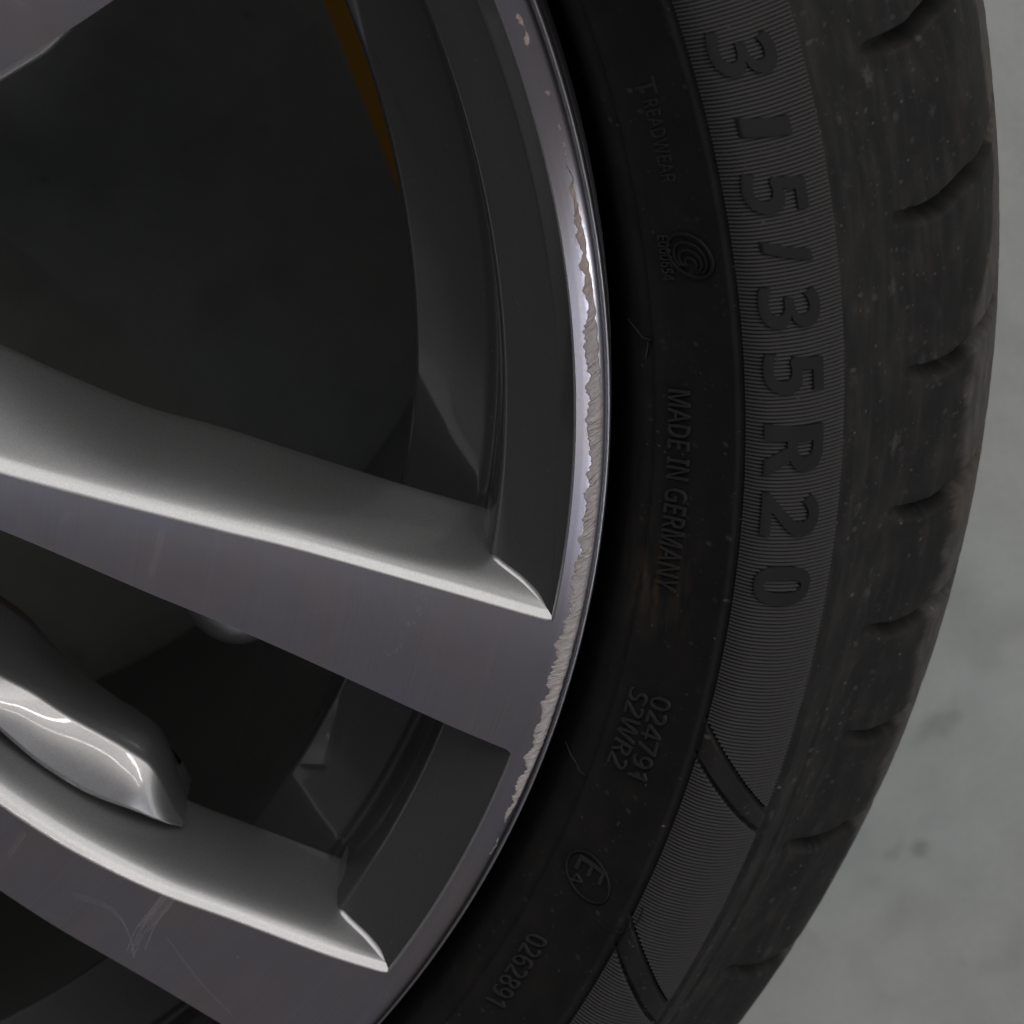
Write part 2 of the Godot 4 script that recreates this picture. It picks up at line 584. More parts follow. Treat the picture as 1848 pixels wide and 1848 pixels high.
func wall_width(kind: int, r: float) -> float:
	return deg_to_rad(face_edge(kind, r) - wall_edge(kind, r)) * r


func make_spoke(kind: int, wheel: Node) -> MeshInstance3D:
	var rows := 110
	var outline := 30
	var pts := PackedVector3Array()
	var uvs := PackedVector2Array()
	var face_pts := PackedVector3Array()
	var face_uvs := PackedVector2Array()
	for i in rows + 1:
		var u := float(i) / rows
		var r := lerpf(0.10, 0.2645, 1.0 - pow(1.0 - u, 1.6))
		var f_deg := face_edge(kind, r)
		var l_deg := low_edge(kind, r)
		var w_deg := wall_edge(kind, r)
		var mm := rad_to_deg(0.001 / r)             # one millimetre as an angle
		var ring := []
		var flank := 2.6 * smoothstep(0.186, 0.172, r) if kind == 1 else 0.0      # towards the hub the lower flank leans out
		ring.append([l_deg - 1.0 * mm, -0.058])
		ring.append([l_deg + (0.1 + flank) * mm, -0.054])
		ring.append([l_deg + (0.3 + flank) * mm, -0.030])
		ring.append([l_deg + (0.30 + flank) * mm, -0.005])
		ring.append([l_deg + (0.25 + flank * 0.8) * mm, -0.0022])
		ring.append([l_deg + (0.15 + flank * 0.4) * mm, -0.0008])
		ring.append([l_deg + 0.05 * mm, -0.0003])
		ring.append([l_deg - 0.15 * mm, -0.00012])
		# the machined face lies between these two
		ring.append([f_deg + 0.15 * mm, -0.00012])
		ring.append([f_deg, -0.00018])
		for k in range(1, 31):
			var f := float(k) / 30
			ring.append([lerpf(f_deg, w_deg, f), -wall_drop(f, wall_width(kind, r))])
		ring.append([w_deg + 0.3 * mm, -0.0312])
		ring.append([w_deg + 1.4 * mm, -0.0330])
		ring.append([w_deg + 4.0 * mm, -0.0362])
		ring.append([w_deg + 8.0 * mm, -0.0410])
		ring.append([w_deg + 14.0 * mm, -0.0480])
		ring.append([lerpf(w_deg, l_deg, 0.75), -0.056])
		ring.append([l_deg - 1.0 * mm, -0.058])
		outline = ring.size()
		for p in ring:
			pts.append(polar(p[0], r, p[1]))
			uvs.append(Vector2((p[0] - 40.0) / 60.0, (r - 0.13) / 0.145))
		for k in 9:
			var deg := lerpf(l_deg + 0.02 * mm, f_deg, k / 8.0)
			face_pts.append(polar(deg, r, 0.0))
			face_uvs.append(Vector2((deg - 40.0) / 60.0, (r - 0.13) / 0.145))
	var body := part("spoke", sheet(pts, rows + 1, outline, uvs, false), paint, wheel)
	part("machined_face", sheet(face_pts, rows + 1, 9, face_uvs, false), machined, body)
	return body


func barrel_height(r: float) -> float:     # the front barrel wall, from the lip inwards
	return along(r, [0.2434, 0.2460, 0.2467, 0.2472, 0.2482, 0.2514, 0.2560, 0.2600, 0.2645], [-0.0350, -0.0352, -0.0300, -0.0180, -0.0125, -0.0102, -0.0075, -0.0045, -0.0006])


func sweep(points: Array, radii: Array, sides := 8) -> ArrayMesh:       # a round bar along a path
	var pts := PackedVector3Array()
	var uvs := PackedVector2Array()
	var n := points.size()
	for i in n:
		var d: Vector3 = (points[mini(i + 1, n - 1)] - points[maxi(i - 1, 0)]).normalized()
		var a := d.cross(Vector3.UP if absf(d.y) < 0.9 else Vector3.RIGHT).normalized()
		var b := d.cross(a)
		for k in sides + 1:
			var t := TAU * k / sides
			pts.append(points[i] + (a * cos(t) + b * sin(t)) * radii[i])
			uvs.append(Vector2(float(i) / n, float(k) / sides))
	return sheet(pts, n, sides + 1, uvs, true)


func make_rim(wheel: Node) -> void:
	# barrel: front wall, groove, hump, drop centre, rear half and rear flange
	var outline := [Vector2(0.2645, -0.00012), Vector2(0.2642, -0.0006), Vector2(0.2600, -0.0045), Vector2(0.2560, -0.0075), Vector2(0.2514, -0.0102), Vector2(0.2482, -0.0125), Vector2(0.2472, -0.0180), Vector2(0.2467, -0.0300), Vector2(0.2460, -0.0352), Vector2(0.2436, -0.0350), Vector2(0.2428, -0.0354), Vector2(0.2350, -0.0398), Vector2(0.2268, -0.0446), Vector2(0.2260, -0.0456), Vector2(0.2262, -0.052), Vector2(0.2275, -0.085), Vector2(0.2360, -0.255), Vector2(0.2395, -0.262), Vector2(0.2440, -0.264), Vector2(0.2690, -0.267), Vector2(0.2715, -0.270), Vector2(0.2715, -0.280), Vector2(0.2680, -0.280)]
	var barrel := part("rim_barrel", lathe(rounded(outline, 0.0012, 3), 0.0, 360.0, 480), barrel_paint, wheel)
	barrel.set_meta("label", "dark grey painted inner barrel of the rim")
	# polished lip
	var lip_outline := [Vector2(0.2645, 0.0), Vector2(0.2662, -0.00003), Vector2(0.2675, -0.00010), Vector2(0.2686, -0.00024), Vector2(0.2695, -0.00046), Vector2(0.2702, -0.00082), Vector2(0.2707, -0.0014), Vector2(0.27095, -0.0022), Vector2(0.2711, -0.0033), Vector2(0.2714, -0.0037), Vector2(0.27175, -0.0042), Vector2(0.2718, -0.0050), Vector2(0.2718, -0.018)]
	var lip := part("rim_lip", lathe(rounded(lip_outline, 0.0003, 2), 0.0, 360.0, 720), machined, wheel)
	lip.set_meta("label", "polished outer lip with kerb rash")
	var bead := [Vector2(0.27085, -0.0036), Vector2(0.2711, -0.0029), Vector2(0.27135, -0.0026), Vector2(0.2716, -0.0026), Vector2(0.27185, -0.0029), Vector2(0.2720, -0.0036), Vector2(0.2720, -0.006)]
	part("lip_edge", lathe(rounded(bead, 0.0002, 2), 0.0, 360.0, 720), paint, lip)
	var bevel := [Vector2(0.26448, -0.00003), Vector2(0.26432, -0.00004), Vector2(0.2641, -0.00022), Vector2(0.2639, -0.0007), Vector2(0.2638, -0.0013)]
	part("inner_edge", lathe(bevel, 0.0, 360.0, 720, true), paint, lip)
	make_scuffs(lip)
	# twin spokes, five pairs
	for kind in 2:
		var first := make_spoke(kind, wheel)
		var ridge := fillet(kind)
		part("fillet", ridge, paint, first)
		if kind == 1:
			part("spoke_ridge", blade_mesh(), paint, first)
		else:
			part("back_web", web_mesh(), paint, first)
		for k in range(1, 5):
			var copy := first.duplicate()
			copy.name = "spoke_%03d" % (kind * 5 + k)
			copy.rotation.y = deg_to_rad(72.0 * k)
			wheel.add_child(copy, true)
	# hub
	var hub := [Vector2(0.0, 0.001), Vector2(0.030, 0.001), Vector2(0.033, -0.001), Vector2(0.033, -0.010), Vector2(0.040, -0.010), Vector2(0.108, -0.002), Vector2(0.119, -0.006), Vector2(0.123, -0.070), Vector2(0.0, -0.075)]
	part("hub", lathe(rounded(hub, 0.002, 3), 0.0, 360.0, 120), paint, wheel)


# The hollow fillet where a spoke's wall runs into the barrel.
func fillet(kind: int) -> ArrayMesh:
	var seam := []
	for i in 61:
		var t := float(i) / 60
		var r := lerpf(0.26435, 0.2462, t)
		var y := barrel_height(r)
		var lo := 0.0
		var hi := 1.0
		for k in 24:
			var mid := (lo + hi) / 2
			if wall_drop(mid, wall_width(kind, r)) < -y:
				lo = mid
			else:
				hi = mid
		seam.append(Vector3(r, lo, y))
	for again in 16:                                  # ease the bend over the edge of the groove
		var eased := seam.duplicate()
		for i in range(1, seam.size() - 1):
			eased[i] = (seam[i - 1] + seam[i] * 2.0 + seam[i + 1]) / 4.0
		seam = eased
	var pts := PackedVector3Array()
	var uvs := PackedVector2Array()
	for i in seam.size():
		var t := float(i) / (seam.size() - 1)
		var r: float = seam[i].x
		var width := 0.0002 + 0.0013 * smoothstep(0.0, 0.25, t) + 0.0011 * smoothstep(0.86, 0.95, t)
		var f_deg := face_edge(kind, r)
		var w_deg := wall_edge(kind, r)
		var f: float = seam[i].y
		var seam_deg := lerpf(f_deg, w_deg, f)
		# a step up the wall and a step out over the barrel
		var up_f := f
		var corner := polar(seam_deg, r, -wall_drop(f, wall_width(kind, r)))
		while up_f > 0.0 and corner.distance_to(polar(lerpf(f_deg, w_deg, up_f), r, -wall_drop(up_f, wall_width(kind, r)))) < width:
			up_f -= 0.004
		up_f = maxf(up_f, 0.0)
		var p0 := polar(lerpf(f_deg, w_deg, up_f) + 0.03, r, -wall_drop(up_f, wall_width(kind, r)) - 0.00005)
		var p2 := polar(seam_deg - rad_to_deg(width * 1.2 / r), r, barrel_height(r) - 0.00025)
		for k in 11:
			var u := k / 10.0
			pts.append(p0.lerp(corner, u).lerp(corner.lerp(p2, u), u))
			uvs.append(Vector2(t, u))
	return sheet(pts, seam.size(), 11, uvs, false)


const BLADE_R := [0.0900, 0.1250, 0.1500, 0.1590, 0.1685, 0.1800, 0.1870, 0.1935, 0.2030, 0.2072]
const BLADE_TOP := [73.2, 75.4, 76.50, 76.55, 76.95, 77.05, 77.20, 77.60, 79.85, 80.50]      # its crest
const BLADE_FOOT := [77.0, 78.5, 79.40, 80.15, 80.80, 80.95, 80.70, 80.35, 80.35, 80.60]     # where it meets the valley
const BLADE_BACK := [71.0, 73.2, 74.80, 76.20, 77.30, 78.00, 78.05, 78.50, 80.70, 81.80]      # the lower edge of its dark back
const BLADE_RISE := [-0.0180, -0.0182, -0.0185, -0.0185, -0.0185, -0.0185, -0.0185, -0.0186, -0.0190, -0.0195]
const BLADE_BASE := [-0.0110, -0.0112, -0.0115, -0.0115, -0.0115, -0.0115, -0.0117, -0.0122, -0.0150, -0.0185]


func blade_mesh() -> ArrayMesh:
	var rows := 70
	var pts := PackedVector3Array()
	var uvs := PackedVector2Array()
	var n := 0
	for i in rows + 1:
		var r := lerpf(0.090, 0.2072, 1.0 - pow(1.0 - float(i) / rows, 1.5))
		var top := smooth_along(r, BLADE_R, BLADE_TOP)
		var foot := smooth_along(r, BLADE_R, BLADE_FOOT)
		var back := smooth_along(r, BLADE_R, BLADE_BACK)
		var rise := smooth_along(r, BLADE_R, BLADE_RISE)
		var base := smooth_along(r, BLADE_R, BLADE_BASE)
		var ring := []
		ring.append([foot + 0.5, -0.034])
		for k in 13:                                   # the silver crown, gently bowed
			var t := k / 12.0
			var y := lerpf(base, rise, t) + 0.0009 * sin(PI * t) * smoothstep(0.2072, 0.196, r) - 0.0010 * t * smoothstep(0.194, 0.2065, r)
			ring.append([lerpf(foot, top, t), y])
		for k in range(1, 9):                          # over the crest and down its back
			var t := k / 8.0
			ring.append([lerpf(top, back, t * t) - 0.35 * sin(PI * t) * smoothstep(0.2072, 0.19, r), lerpf(rise - 0.0010 * smoothstep(0.194, 0.2065, r), -0.041, pow(t, 0.9))])
		ring.append([lerpf(back, foot, 0.5), -0.044])
		ring.append([foot + 0.5, -0.034])
		n = ring.size()
		for p in ring:
			pts.append(polar(p[0], r, p[1]))
			uvs.append(Vector2(p[0] / 60.0, r))
	return sheet(pts, rows + 1, n, uvs, false)


func web_mesh() -> ArrayMesh:          # the rounded foot that shows below the first spoke
	var pts := PackedVector3Array()
	var uvs := PackedVector2Array()
	for i in 33:
		for j in 25:
			var a := PI * i / 32.0
			var b := TAU * j / 24.0
			var long := -cos(a)
			var ring := pow(sin(a), 0.6)
			pts.append(polar(63.2 + 8.0 * ring * cos(b) + 0.5 * long, 0.1935 + 0.0150 * long, -0.050 + 0.011 * ring * sin(b)))
			uvs.append(Vector2(i / 32.0, j / 24.0))
	return sheet(pts, 33, 25, uvs, false)


func lip_height(r: float) -> float:
	return along(r, [0.2645, 0.2662, 0.2675, 0.2686, 0.2695, 0.2702, 0.2707, 0.27095, 0.2711], [0.0, -0.00003, -0.00010, -0.00024, -0.00046, -0.00082, -0.0014, -0.0022, -0.0033])


func make_scuffs(lip: Node) -> void:
	var ragged := noise_of(41, 1.3, 4)
	var wide := noise_of(42, 0.25, 2)
	var fine := noise_of(43, 1.0, 3)
	var lumps := noise_of(44, 1.0, 1)
	# [from, to, inner edge at start, middle, end, outer edge]
	var runs := [[33.6, 68.6], [26.35, 27.20], [27.20, 27.85], [31.7, 32.05], [30.1, 30.35], [32.5, 33.3], [69.5, 70.6]]
	var inner_r := [26.0, 27.0, 31.0, 34.0, 37.0, 41.0, 44.5, 48.0, 52.0, 56.0, 60.0, 64.0, 67.0, 69.5, 71.0]
	var inner := [0.2664, 0.2664, 0.2674, 0.2677, 0.2670, 0.2665, 0.2662, 0.2667, 0.2666, 0.2660, 0.2660, 0.2668, 0.2676, 0.2684, 0.2684]
	var outer := [0.2684, 0.2682, 0.2690, 0.2692, 0.2695, 0.2698, 0.2701, 0.2702, 0.2702, 0.2701, 0.2701, 0.2701, 0.2698, 0.2697, 0.2696]
	for run in runs:
		var steps := int((run[1] - run[0]) / 0.012)
		var nv := 15
		var pts := PackedVector3Array()
		var uvs := PackedVector2Array()
		var colors := PackedColorArray()
		for i in steps + 1:
			var deg: float = lerpf(run[0], run[1], float(i) / steps)
			var ends: float = clampf(minf(deg - run[0], run[1] - deg) / minf(2.0, (run[1] - run[0]) * 0.5), 0.0, 1.0)
			var taper: float = sqrt(ends)
			if deg > 33.0 and deg < 45.0:
				taper *= clampf(0.55 + 0.25 * lumps.get_noise_2d(deg * 1.3, 90.0) + 0.45 * (deg - 34.0) / 10.0, 0.35, 1.0)
			var a: float = along(deg, inner_r, inner) + 0.0007 + 0.0009 * lumps.get_noise_2d(deg * 0.8, 0.0) + 0.0004 * lumps.get_noise_2d(deg * 2.6, 40.0) + 0.0003 * fine.get_noise_2d(deg * 6.0, 3.0)
			var b: float = along(deg, inner_r, outer) + 0.0002 * ragged.get_noise_2d(deg * 1.2, 50.0)
			var mid := (a + b) / 2
			a = lerpf(mid, a, taper)
			b = lerpf(mid, b, taper)
			for j in nv:
				var t := float(j) / (nv - 1)
				var r := lerpf(a, b, t)
				# gouges run across the lip, leaning with the roll of the wheel
				var lean := deg + (t - 0.5) * (0.50 + 0.25 * wide.get_noise_2d(deg, 8.0))
				var patchy := clampf(0.55 + 1.3 * wide.get_noise_2d(deg * 3.0, 30.0), 0.1, 1.0)
				var gouge := 0.40 * fine.get_noise_2d(lean * 3.6, t * 0.7) + patchy * 0.75 * fine.get_noise_2d(lean * 8.0, t * 0.6 + 9.0) + 0.40 * fine.get_noise_2d(lean * 19.0, t * 2.0 + 9.0)
				var edge := smoothstep(0.0, 0.12, t) * smoothstep(1.0, 0.88, t)
				var y := lip_height(r) + 0.00003 + edge * (0.00016 + 0.00030 * gouge) * (0.5 + 0.5 * patchy)
				if edge < 0.01:
					y = lip_height(r) - 0.00003
				pts.append(polar(deg, r, y))
				uvs.append(Vector2(deg, t))
				var grime := clampf(0.22 + 0.9 * ragged.get_noise_2d(deg * 2.0, t * 1.5 + 20.0) + (0.6 if deg < 40.0 else 0.0), 0.0, 1.0)
				var v := clampf(0.52 + 0.28 * gouge, 0.16, 0.78)
				colors.append(Color(v * lerpf(1.0, 1.02, grime), v * lerpf(0.955, 0.82, grime), v * lerpf(0.94, 0.72, grime)).lerp(Color(0.10, 0.075, 0.065), clampf(-1.0 * gouge - 0.22, 0.0, 0.75)))
		part("kerb_scuff", sheet(pts, steps + 1, nv, uvs, false, colors), scuffed, lip)


# ------------------------------------------------------------------ the tyre

const SIDE_R := [0.2722, 0.2735, 0.2755, 0.278, 0.281, 0.2845, 0.289, 0.2945, 0.2993, 0.304, 0.309, 0.314, 0.3195, 0.3225, 0.328, 0.335, 0.343, 0.349, 0.3535, 0.3568, 0.3588, 0.3605, 0.3618]
const SIDE_Y := [-0.025, -0.0215, -0.0115, -0.0008, 0.0042, 0.0066, 0.0108, 0.0168, 0.0220, 0.0235, 0.0222, 0.0190, 0.0130, 0.0085, -0.0005, -0.0105, -0.0175, -0.0240, -0.0305, -0.040, -0.050, -0.065, -0.10]
const BAND_IN := 0.2993
const BAND_OUT := 0.3225


func side_height(r: float) -> float:
	return smooth_along(r, SIDE_R, SIDE_Y)


func side_normal(deg: float, r: float) -> Vector3:
	var slope := (side_height(r + 0.0008) - side_height(r - 0.0008)) / 0.0016
	var a := deg_to_rad(deg)
	return Vector3(-slope * cos(a), 1.0, -slope * sin(a)).normalized()


# Smooth bars cross the ribbed band: [inner angle of upper edge, of lower edge, outer angle of upper edge, of lower edge]
const BARS := [[57.83, 59.55, 62.9, 63.9], [68.1, 69.75, 73.1, 74.2], [78.6, 80.2, 83.5, 84.6], [17.5, 19.0, 22.4, 23.4]]


func bar_depth(deg: float, r: float) -> float:      # > 0 inside a bar, in degrees from its nearer edge
	var t := clampf((r - BAND_IN) / (BAND_OUT - BAND_IN), 0.0, 1.0)
	var best := -10.0
	for b in BARS:
		var up_edge := lerpf(b[0], b[2], t)
		var low := lerpf(b[1], b[3], t)
		best = maxf(best, minf(deg - up_edge, low - deg))
	return best


func groove_depth(deg: float, r: float, y: float, groove_at: float) -> float:
	var inner := 0.3365 + 0.004 * sin(groove_at * 37.0)
	if r < inner or y < -0.24:
		return 0.0
	var s := r - inner if y > -0.03 else 0.0185
	var centre := groove_at + 0.22 * sin(clampf(s / 0.016, 0.0, 1.0) * PI) - 0.35 * clampf((s - 0.010) / 0.010, 0.0, 1.0) - (clampf((-0.03 - y) / 0.03, 0.0, 1.0) * 0.9 if r > 0.353 else 0.0)
	var half := 0.27 + 0.15 * clampf(s / 0.012, 0.0, 1.0)
	var d := deg - centre
	# a steep upper wall and a gentle slope on the lower side
	var shape := smoothstep(-half, -half * 0.72, d) * (1.0 - smoothstep(-half * 0.35, half * 1.3, d))
	return shape * (0.0014 + 0.0070 * smoothstep(0.0, 0.014, s))


func make_tyre(wheel: Node) -> void:
	# profile, front bead to tread, then round to the rear bead
	var prof := []
	var r := 0.2722
	while r < 0.3560:
		prof.append(Vector2(r, side_height(r)))
		var step := 0.0011
		if absf(r - 0.2812) < 0.0012 or absf(r - BAND_IN) < 0.0022 or absf(r - BAND_OUT) < 0.0022 or absf(r - 0.3285) < 0.0016:
			step = 0.0003
		elif r > BAND_IN and r < BAND_OUT:
			step = 0.0005
		r += step
	for p in [Vector2(0.3568, -0.040), Vector2(0.3579, -0.0450), Vector2(0.3588, -0.050), Vector2(0.3597, -0.0565), Vector2(0.3605, -0.065), Vector2(0.3612, -0.078), Vector2(0.3617, -0.10), Vector2(0.3618, -0.135), Vector2(0.3618, -0.175), Vector2(0.3610, -0.20), Vector2(0.3590, -0.225), Vector2(0.3530, -0.242), Vector2(0.343, -0.256), Vector2(0.328, -0.272), Vector2(0.3195, -0.2855), Vector2(0.309, -0.2945), Vector2(0.299, -0.294), Vector2(0.289, -0.284), Vector2(0.278, -0.272), Vector2(0.2735, -0.262), Vector2(0.2700, -0.255)]:
		prof.append(p)
	var lengths := [0.0]
	for i in range(1, prof.size()):
		lengths.append(lengths[-1] + prof[i].distance_to(prof[i - 1]))
	var tyre_root: MeshInstance3D = null
	for section in [[14.0, 90.0, 1080], [90.0, 374.0, 360]]:
		var steps: int = section[2]
		var pts := PackedVector3Array()
		var uvs := PackedVector2Array()
		for i in steps + 1:
			var deg: float = lerpf(section[0], section[1], float(i) / steps)
			for j in prof.size():
				var p: Vector2 = prof[j]
				var drop := 0.0
				if j < prof.size() - 8:
					# bead step
					drop += 0.0006 * (1.0 - smoothstep(0.0, 0.0005, absf(p.x - 0.2811))) if p.y > -0.05 else 0.0
					if p.y > -0.035:
						# border grooves of the ribbed band
						drop += 0.0009 * (1.0 - smoothstep(0.0004, 0.0011, absf(p.x - BAND_IN - 0.0002)))
						drop += 0.0009 * (1.0 - smoothstep(0.0005, 0.0012, absf(p.x - BAND_OUT - 0.0004)))
						drop += 0.0005 * (1.0 - smoothstep(0.0003, 0.0010, absf(p.x - 0.3285)))
						if p.x > BAND_IN - 0.001 and p.x < BAND_OUT + 0.001:
							var inside := smoothstep(BAND_IN, BAND_IN + 0.0008, p.x) * smoothstep(BAND_OUT, BAND_OUT - 0.0008, p.x)
							var bar := bar_depth(deg, p.x)
							drop += 0.0006 * inside * smoothstep(0.12, 0.0, bar)
							drop += 0.0007 * inside * (1.0 - smoothstep(0.04, 0.14, absf(bar + 0.02)))
					for g in GROOVES:
						if absf(deg - g) < 2.5:
							drop += groove_depth(deg, p.x, p.y, g)
					if p.x > 0.324:
						drop += 0.00012 * rough_noise.get_noise_2d(deg * 90.0, p.x * 24000.0 + p.y * 24000.0)
				var a: Vector2 = prof[maxi(j - 1, 0)]
				var b: Vector2 = prof[mini(j + 1, prof.size() - 1)]
				var out := Vector2(-(b.y - a.y), b.x - a.x).normalized()
				var q := p - out * drop
				pts.append(polar(deg, q.x, q.y))
				uvs.append(Vector2((deg - TEX_FROM) / TEX_SPAN, clampf(lengths[j] / 0.175, 0.0, 0.999)))
		if tyre_root == null:
			tyre_root = part("tyre", sheet(pts, steps + 1, prof.size(), uvs, false), rubber, wheel)
			tyre_root.set_meta("label", "black low-profile tyre with ribbed sidewall band and raised lettering")
		else:
			part("tyre_carcass", sheet(pts, steps + 1, prof.size(), uvs, false), rubber, tyre_root)
	make_ribs(tyre_root)
	make_lettering(tyre_root)


func rib_angle(start: float, r: float) -> float:
	var t := (r - BAND_IN) / (BAND_OUT - BAND_IN)
	return start + 0.22 * t + 0.50 * t * t


func make_ribs(tyre: Node) -> void:
	# the fine moulded ribs, too thin to pick apart singly
	var st := SurfaceTool.new()
	st.begin(Mesh.PRIMITIVE_TRIANGLES)
	var deg := 15.0
	var pitch := 0.164
	var half := 0.050
	var count := 0
	while deg < 92.0:
		var runs := []
		var inside := false
		var start := 0.0
		for k in 121:
			var t := k / 120.0
			var r := lerpf(BAND_IN + 0.0011, BAND_OUT - 0.0009, t)
			var ok := bar_depth(rib_angle(deg, r), r) < -0.13
			if ok != inside:
				var edge := t
				if k > 0:
					var a := t - 1.0 / 120.0
					var b := t
					for n in 8:
						var m := (a + b) / 2.0
						var rm := lerpf(BAND_IN + 0.0011, BAND_OUT - 0.0009, m)
						if (bar_depth(rib_angle(deg, rm), rm) < -0.13) == inside:
							a = m
						else:
							b = m
					edge = a
				if ok:
					start = edge
				else:
					runs.append([start, edge])
				inside = ok
		if inside:
			runs.append([start, 1.0])
		for run in runs:
			var cells := maxi(2, int((run[1] - run[0]) * 18.0))
			for k in cells + 1:
				var r := lerpf(BAND_IN + 0.0011, BAND_OUT - 0.0009, lerpf(run[0], run[1], float(k) / cells))
				var d := rib_angle(deg, r)
				var n := side_normal(d, r)
				var y := side_height(r)
				var base := -0.0008
				var crown := -0.00008 + 0.00009 * rough_noise.get_noise_2d(deg * 60.0, r * 30000.0)
				for e in [[-half * 1.35, base], [-half * 0.55, crown], [half * 0.55, crown], [half * 1.35, base]]:
					var p: Vector3 = polar(d + e[0], r, y) + n * e[1]
					var side := polar(d + 1.0, r, y) - polar(d, r, y)
					st.set_normal((n + side.normalized() * signf(e[0]) * (0.9 if e[1] == base else 0.35)).normalized())
					st.add_vertex(p)
				if k > 0:
					var v := count - 4
					for q in 3:
						for c in [v + q, v + q + 4, v + q + 1, v + q + 1, v + q + 4, v + q + 5]:
							st.add_index(c)
				count += 4
		deg += pitch
	var o := part("sidewall_ribs", st.commit(), rib_rubber, tyre)
	o.set_meta("kind", "stuff")


# Raised letters laid round the sidewall: the text's box is stretched over the angles and radii given.
func lettering(called: String, text: String, from: float, to: float, r0: float, r1: float, skew: float, rise: float, material: Material, tyre: Node, bold := true, cell := 0.0010) -> void:
	var tm := TextMesh.new()
	var font := SystemFont.new()
	font.font_names = PackedStringArray(["Droid Sans"])
	font.font_weight = 700 if bold else 400
	tm.font = font
	tm.text = text
	tm.font_size = 64
	tm.pixel_size = 0.01
	tm.depth = 0.1
	tm.curve_step = 1.5
	var arrays := tm.surface_get_arrays(0)
	var v: PackedVector3Array = arrays[Mesh.ARRAY_VERTEX]
	var idx = arrays[Mesh.ARRAY_INDEX]
	var corners := PackedVector3Array()
	if idx != null and idx.size():
		for i in idx:
			corners.append(v[i])
	else:
		corners = v
	var low := Vector3.INF
	var high := -Vector3.INF
	for p in corners:
		low = low.min(p)
		high = high.max(p)
	var span := high - low
	var metre_x := deg_to_rad(to - from) * (r0 + r1) / 2.0
	var metre_y := r1 - r0
	var st := SurfaceTool.new()
	st.begin(Mesh.PRIMITIVE_TRIANGLES)
	var todo := []
	for i in range(0, corners.size(), 3):
		todo.append([corners[i], corners[i + 1], corners[i + 2]])
	while todo.size():
		var tri: Array = todo.pop_back()
		var worst := 0.0
		var at := 0
		for k in 3:
			var e: Vector3 = tri[(k + 1) % 3] - tri[k]
			var l := Vector2(e.x / span.x * metre_x, e.y / span.y * metre_y).length()
			if l > worst:
				worst = l
				at = k
		if worst > cell * 1.6:
			var p0: Vector3 = tri[at]
			var p1: Vector3 = tri[(at + 1) % 3]
			var p2: Vector3 = tri[(at + 2) % 3]
			var mid := (p0 + p1) / 2.0
			todo.append([p0, mid, p2])
			todo.append([mid, p1, p2])
			continue
		var flat: bool = absf(tri[0].z - tri[1].z) < 0.001 and absf(tri[0].z - tri[2].z) < 0.001
		if flat and tri[0].z < (low.z + high.z) / 2.0:
			continue                                     # the underside is buried in the tyre
		var placed := []
		var normals := []
		for p in tri:
			var tx: float = (p.x - low.x) / span.x
			var ty: float = (p.y - low.y) / span.y
			var r := lerpf(r0, r1, ty)
			var deg := lerpf(from, to, tx) + skew * (ty - 0.5)
			var n := side_normal(deg, r)
			var top: bool = p.z > (low.z + high.z) / 2.0
			placed.append(polar(deg, r, side_height(r)) + n * (rise if top else -0.0012))
			normals.append(n)
		var face: Vector3 = (placed[2] - placed[0]).cross(placed[1] - placed[0]).normalized()
		var order := [0, 2, 1] if flat and face.dot(normals[0]) < 0.0 else [0, 1, 2]
		for k in order:
			st.set_normal(normals[k] if flat else (face + normals[k] * 0.25).normalized())
			st.add_vertex(placed[k])
	part(called, st.commit(), material, tyre)


func ring_mark(called: String, centre_deg: float, centre_r: float, radius: float, thick: float, from: float, to: float, tyre: Node, rise := 0.00025) -> void:
	var pts := []
	var radii := []
	for i in 49:
		var t := lerpf(from, to, i / 48.0)
		var r := centre_r + radius * sin(t)
		var deg := centre_deg + rad_to_deg(radius * cos(t) / centre_r)
		pts.append(polar(deg, r, side_height(r)) + side_normal(deg, r) * rise)
		radii.append(thick)
	part(called, sweep(pts, radii, 6), letter_rubber, tyre)


func mould_line(tyre: Node, knots: Array, thick: float) -> void:
	var pts := []
	var radii := []
	for i in 17:
		var t := i / 16.0 * (knots.size() - 1)
		var k := mini(int(t), knots.size() - 2)
		var p: Vector2 = knots[k].lerp(knots[k + 1], t - k)
		pts.append(polar(p.y, p.x, side_height(p.x)) + side_normal(p.y, p.x) * 0.0001)
		radii.append(thick)
	part("mould_line", sweep(pts, radii, 6), rubber, tyre)


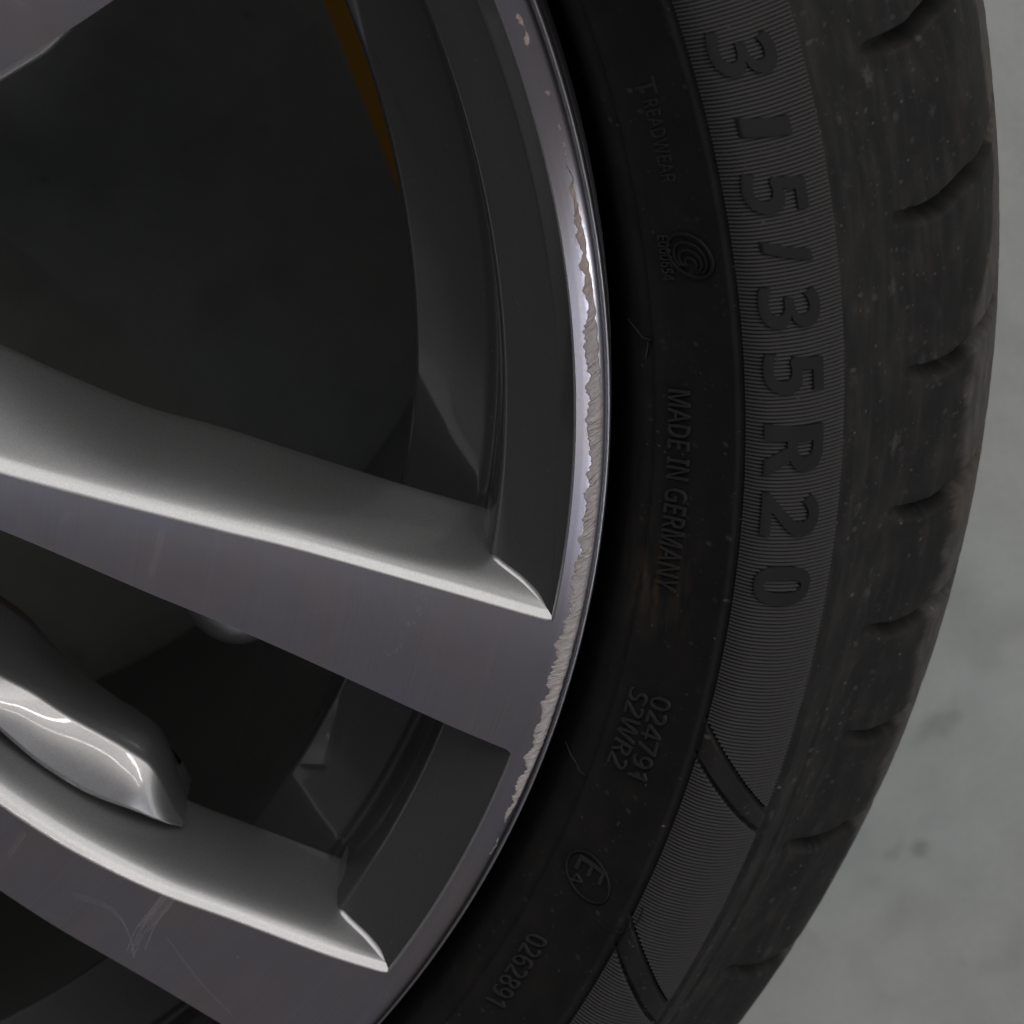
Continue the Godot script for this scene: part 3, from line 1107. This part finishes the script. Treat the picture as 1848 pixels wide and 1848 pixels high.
func make_lettering(tyre: Node) -> void:
	# tyre size, each character a piece of its own: [character, from, to]
	var size_marks := [["3", 28.50, 30.22, 0.95], ["1", 31.93, 32.68, 0.80], ["5", 34.16, 35.72, 0.85], ["/", 37.07, 37.53, 1.15], ["3", 38.75, 40.40, 0.70], ["5", 41.50, 43.12, 0.66], ["R", 44.45, 46.72, 0.55], ["2", 47.40, 49.27, 0.55], ["0", 50.55, 52.27, 0.45]]
	for c in size_marks:
		if c[0] == "1" or c[0] == "/":
			bar_letter(tyre, c[1], c[2], c[3])
		else:
			lettering("raised_character", c[0], c[1], c[2], 0.3043, 0.3166, c[3], 0.00045, letter_rubber, tyre)
	lettering("origin_lettering", "MADE IN GERMANY", 43.90, 53.45, 0.2846, 0.2891, -0.25, 0.0006, small_rubber, tyre, false, 0.0016)
	lettering("mould_number", "024791", 58.30, 62.50, 0.2891, 0.2929, -0.35, 0.0006, small_rubber, tyre, false, 0.0016)
	lettering("mould_number", "S2WR2", 58.72, 62.75, 0.2844, 0.2883, -0.10, 0.0006, small_rubber, tyre, false, 0.0016)
	lettering("mould_number", "0262891", 72.50, 76.80, 0.2851, 0.2890, -0.45, 0.0006, small_rubber, tyre, false, 0.0016)
	lettering("tread_mark", "T", 29.85, 30.62, 0.2870, 0.2916, -0.3, 0.0002, small_rubber, tyre, false, 0.0016)
	lettering("tread_mark", "READWEAR", 30.80, 34.40, 0.2880, 0.2911, -0.2, 0.0002, small_rubber, tyre, false, 0.0016)
	lettering("approval_number", "E000654", 36.90, 38.92, 0.2850, 0.2874, -0.1, 0.0004, small_rubber, tyre, false, 0.0016)
	# approval mark: a circle round a large E and a small 4
	ring_mark("approval_ring", 68.27, 0.2897, 0.0050, 0.00035, 0.0, TAU, tyre)
	lettering("approval_letter", "E", 67.52, 68.25, 0.2868, 0.2926, -0.3, 0.0006, small_rubber, tyre, false, 0.0016)
	lettering("approval_letter", "4", 68.50, 69.00, 0.2870, 0.2893, -0.3, 0.0006, small_rubber, tyre, false, 0.0016)
	# three nested C shapes in a ring
	ring_mark("nested_ring", 37.50, 0.2915, 0.0047, 0.00040, 0.0, TAU, tyre)
	ring_mark("nested_ring", 37.62, 0.2915, 0.0034, 0.00035, 0.75, TAU - 0.75, tyre)
	ring_mark("nested_ring", 37.74, 0.2915, 0.0023, 0.00035, 0.75, TAU - 0.75, tyre)
	ring_mark("nested_ring", 37.86, 0.2915, 0.0012, 0.00035, 0.75, TAU - 0.75, tyre)
	# flash left by the mould
	mould_line(tyre, [Vector2(0.2762, 41.96), Vector2(0.2780, 41.80), Vector2(0.2795, 41.95), Vector2(0.2812, 41.90)], 0.00022)
	mould_line(tyre, [Vector2(0.2806, 42.00), Vector2(0.2803, 42.40), Vector2(0.2798, 42.90)], 0.00018)
	mould_line(tyre, [Vector2(0.2762, 64.19), Vector2(0.2787, 64.02), Vector2(0.2800, 64.16), Vector2(0.2812, 64.12)], 0.00022)
	ring_mark("ejector_ring", 68.0, 0.2935, 0.0085, 0.00012, -0.2, 1.9, tyre, 0.00002)
	ring_mark("ejector_ring", 64.6, 0.2905, 0.0050, 0.00010, -0.4, 1.0, tyre, 0.00002)


func bar_letter(tyre: Node, from: float, to: float, skew: float) -> void:      # the plain stroke of the 1
	var pts := PackedVector3Array()
	var uvs := PackedVector2Array()
	for i in 15:
		var ty := i / 14.0
		var r := lerpf(0.3053, 0.3168, ty)
		var shift := skew * (ty - 0.5)
		for e in [[from, -0.0012], [from, 0.00025], [from + 0.03, 0.00035], [to - 0.03, 0.00035], [to, 0.00025], [to, -0.0012]]:
			var n := side_normal(e[0], r)
			var rise: float = e[1] if i > 0 and i < 14 else -0.0012
			pts.append(polar(e[0] + shift, r, side_height(r)) + n * rise)
			uvs.append(Vector2(ty, 0))
	part("raised_character", sheet(pts, 15, 6, uvs, true), letter_rubber, tyre)
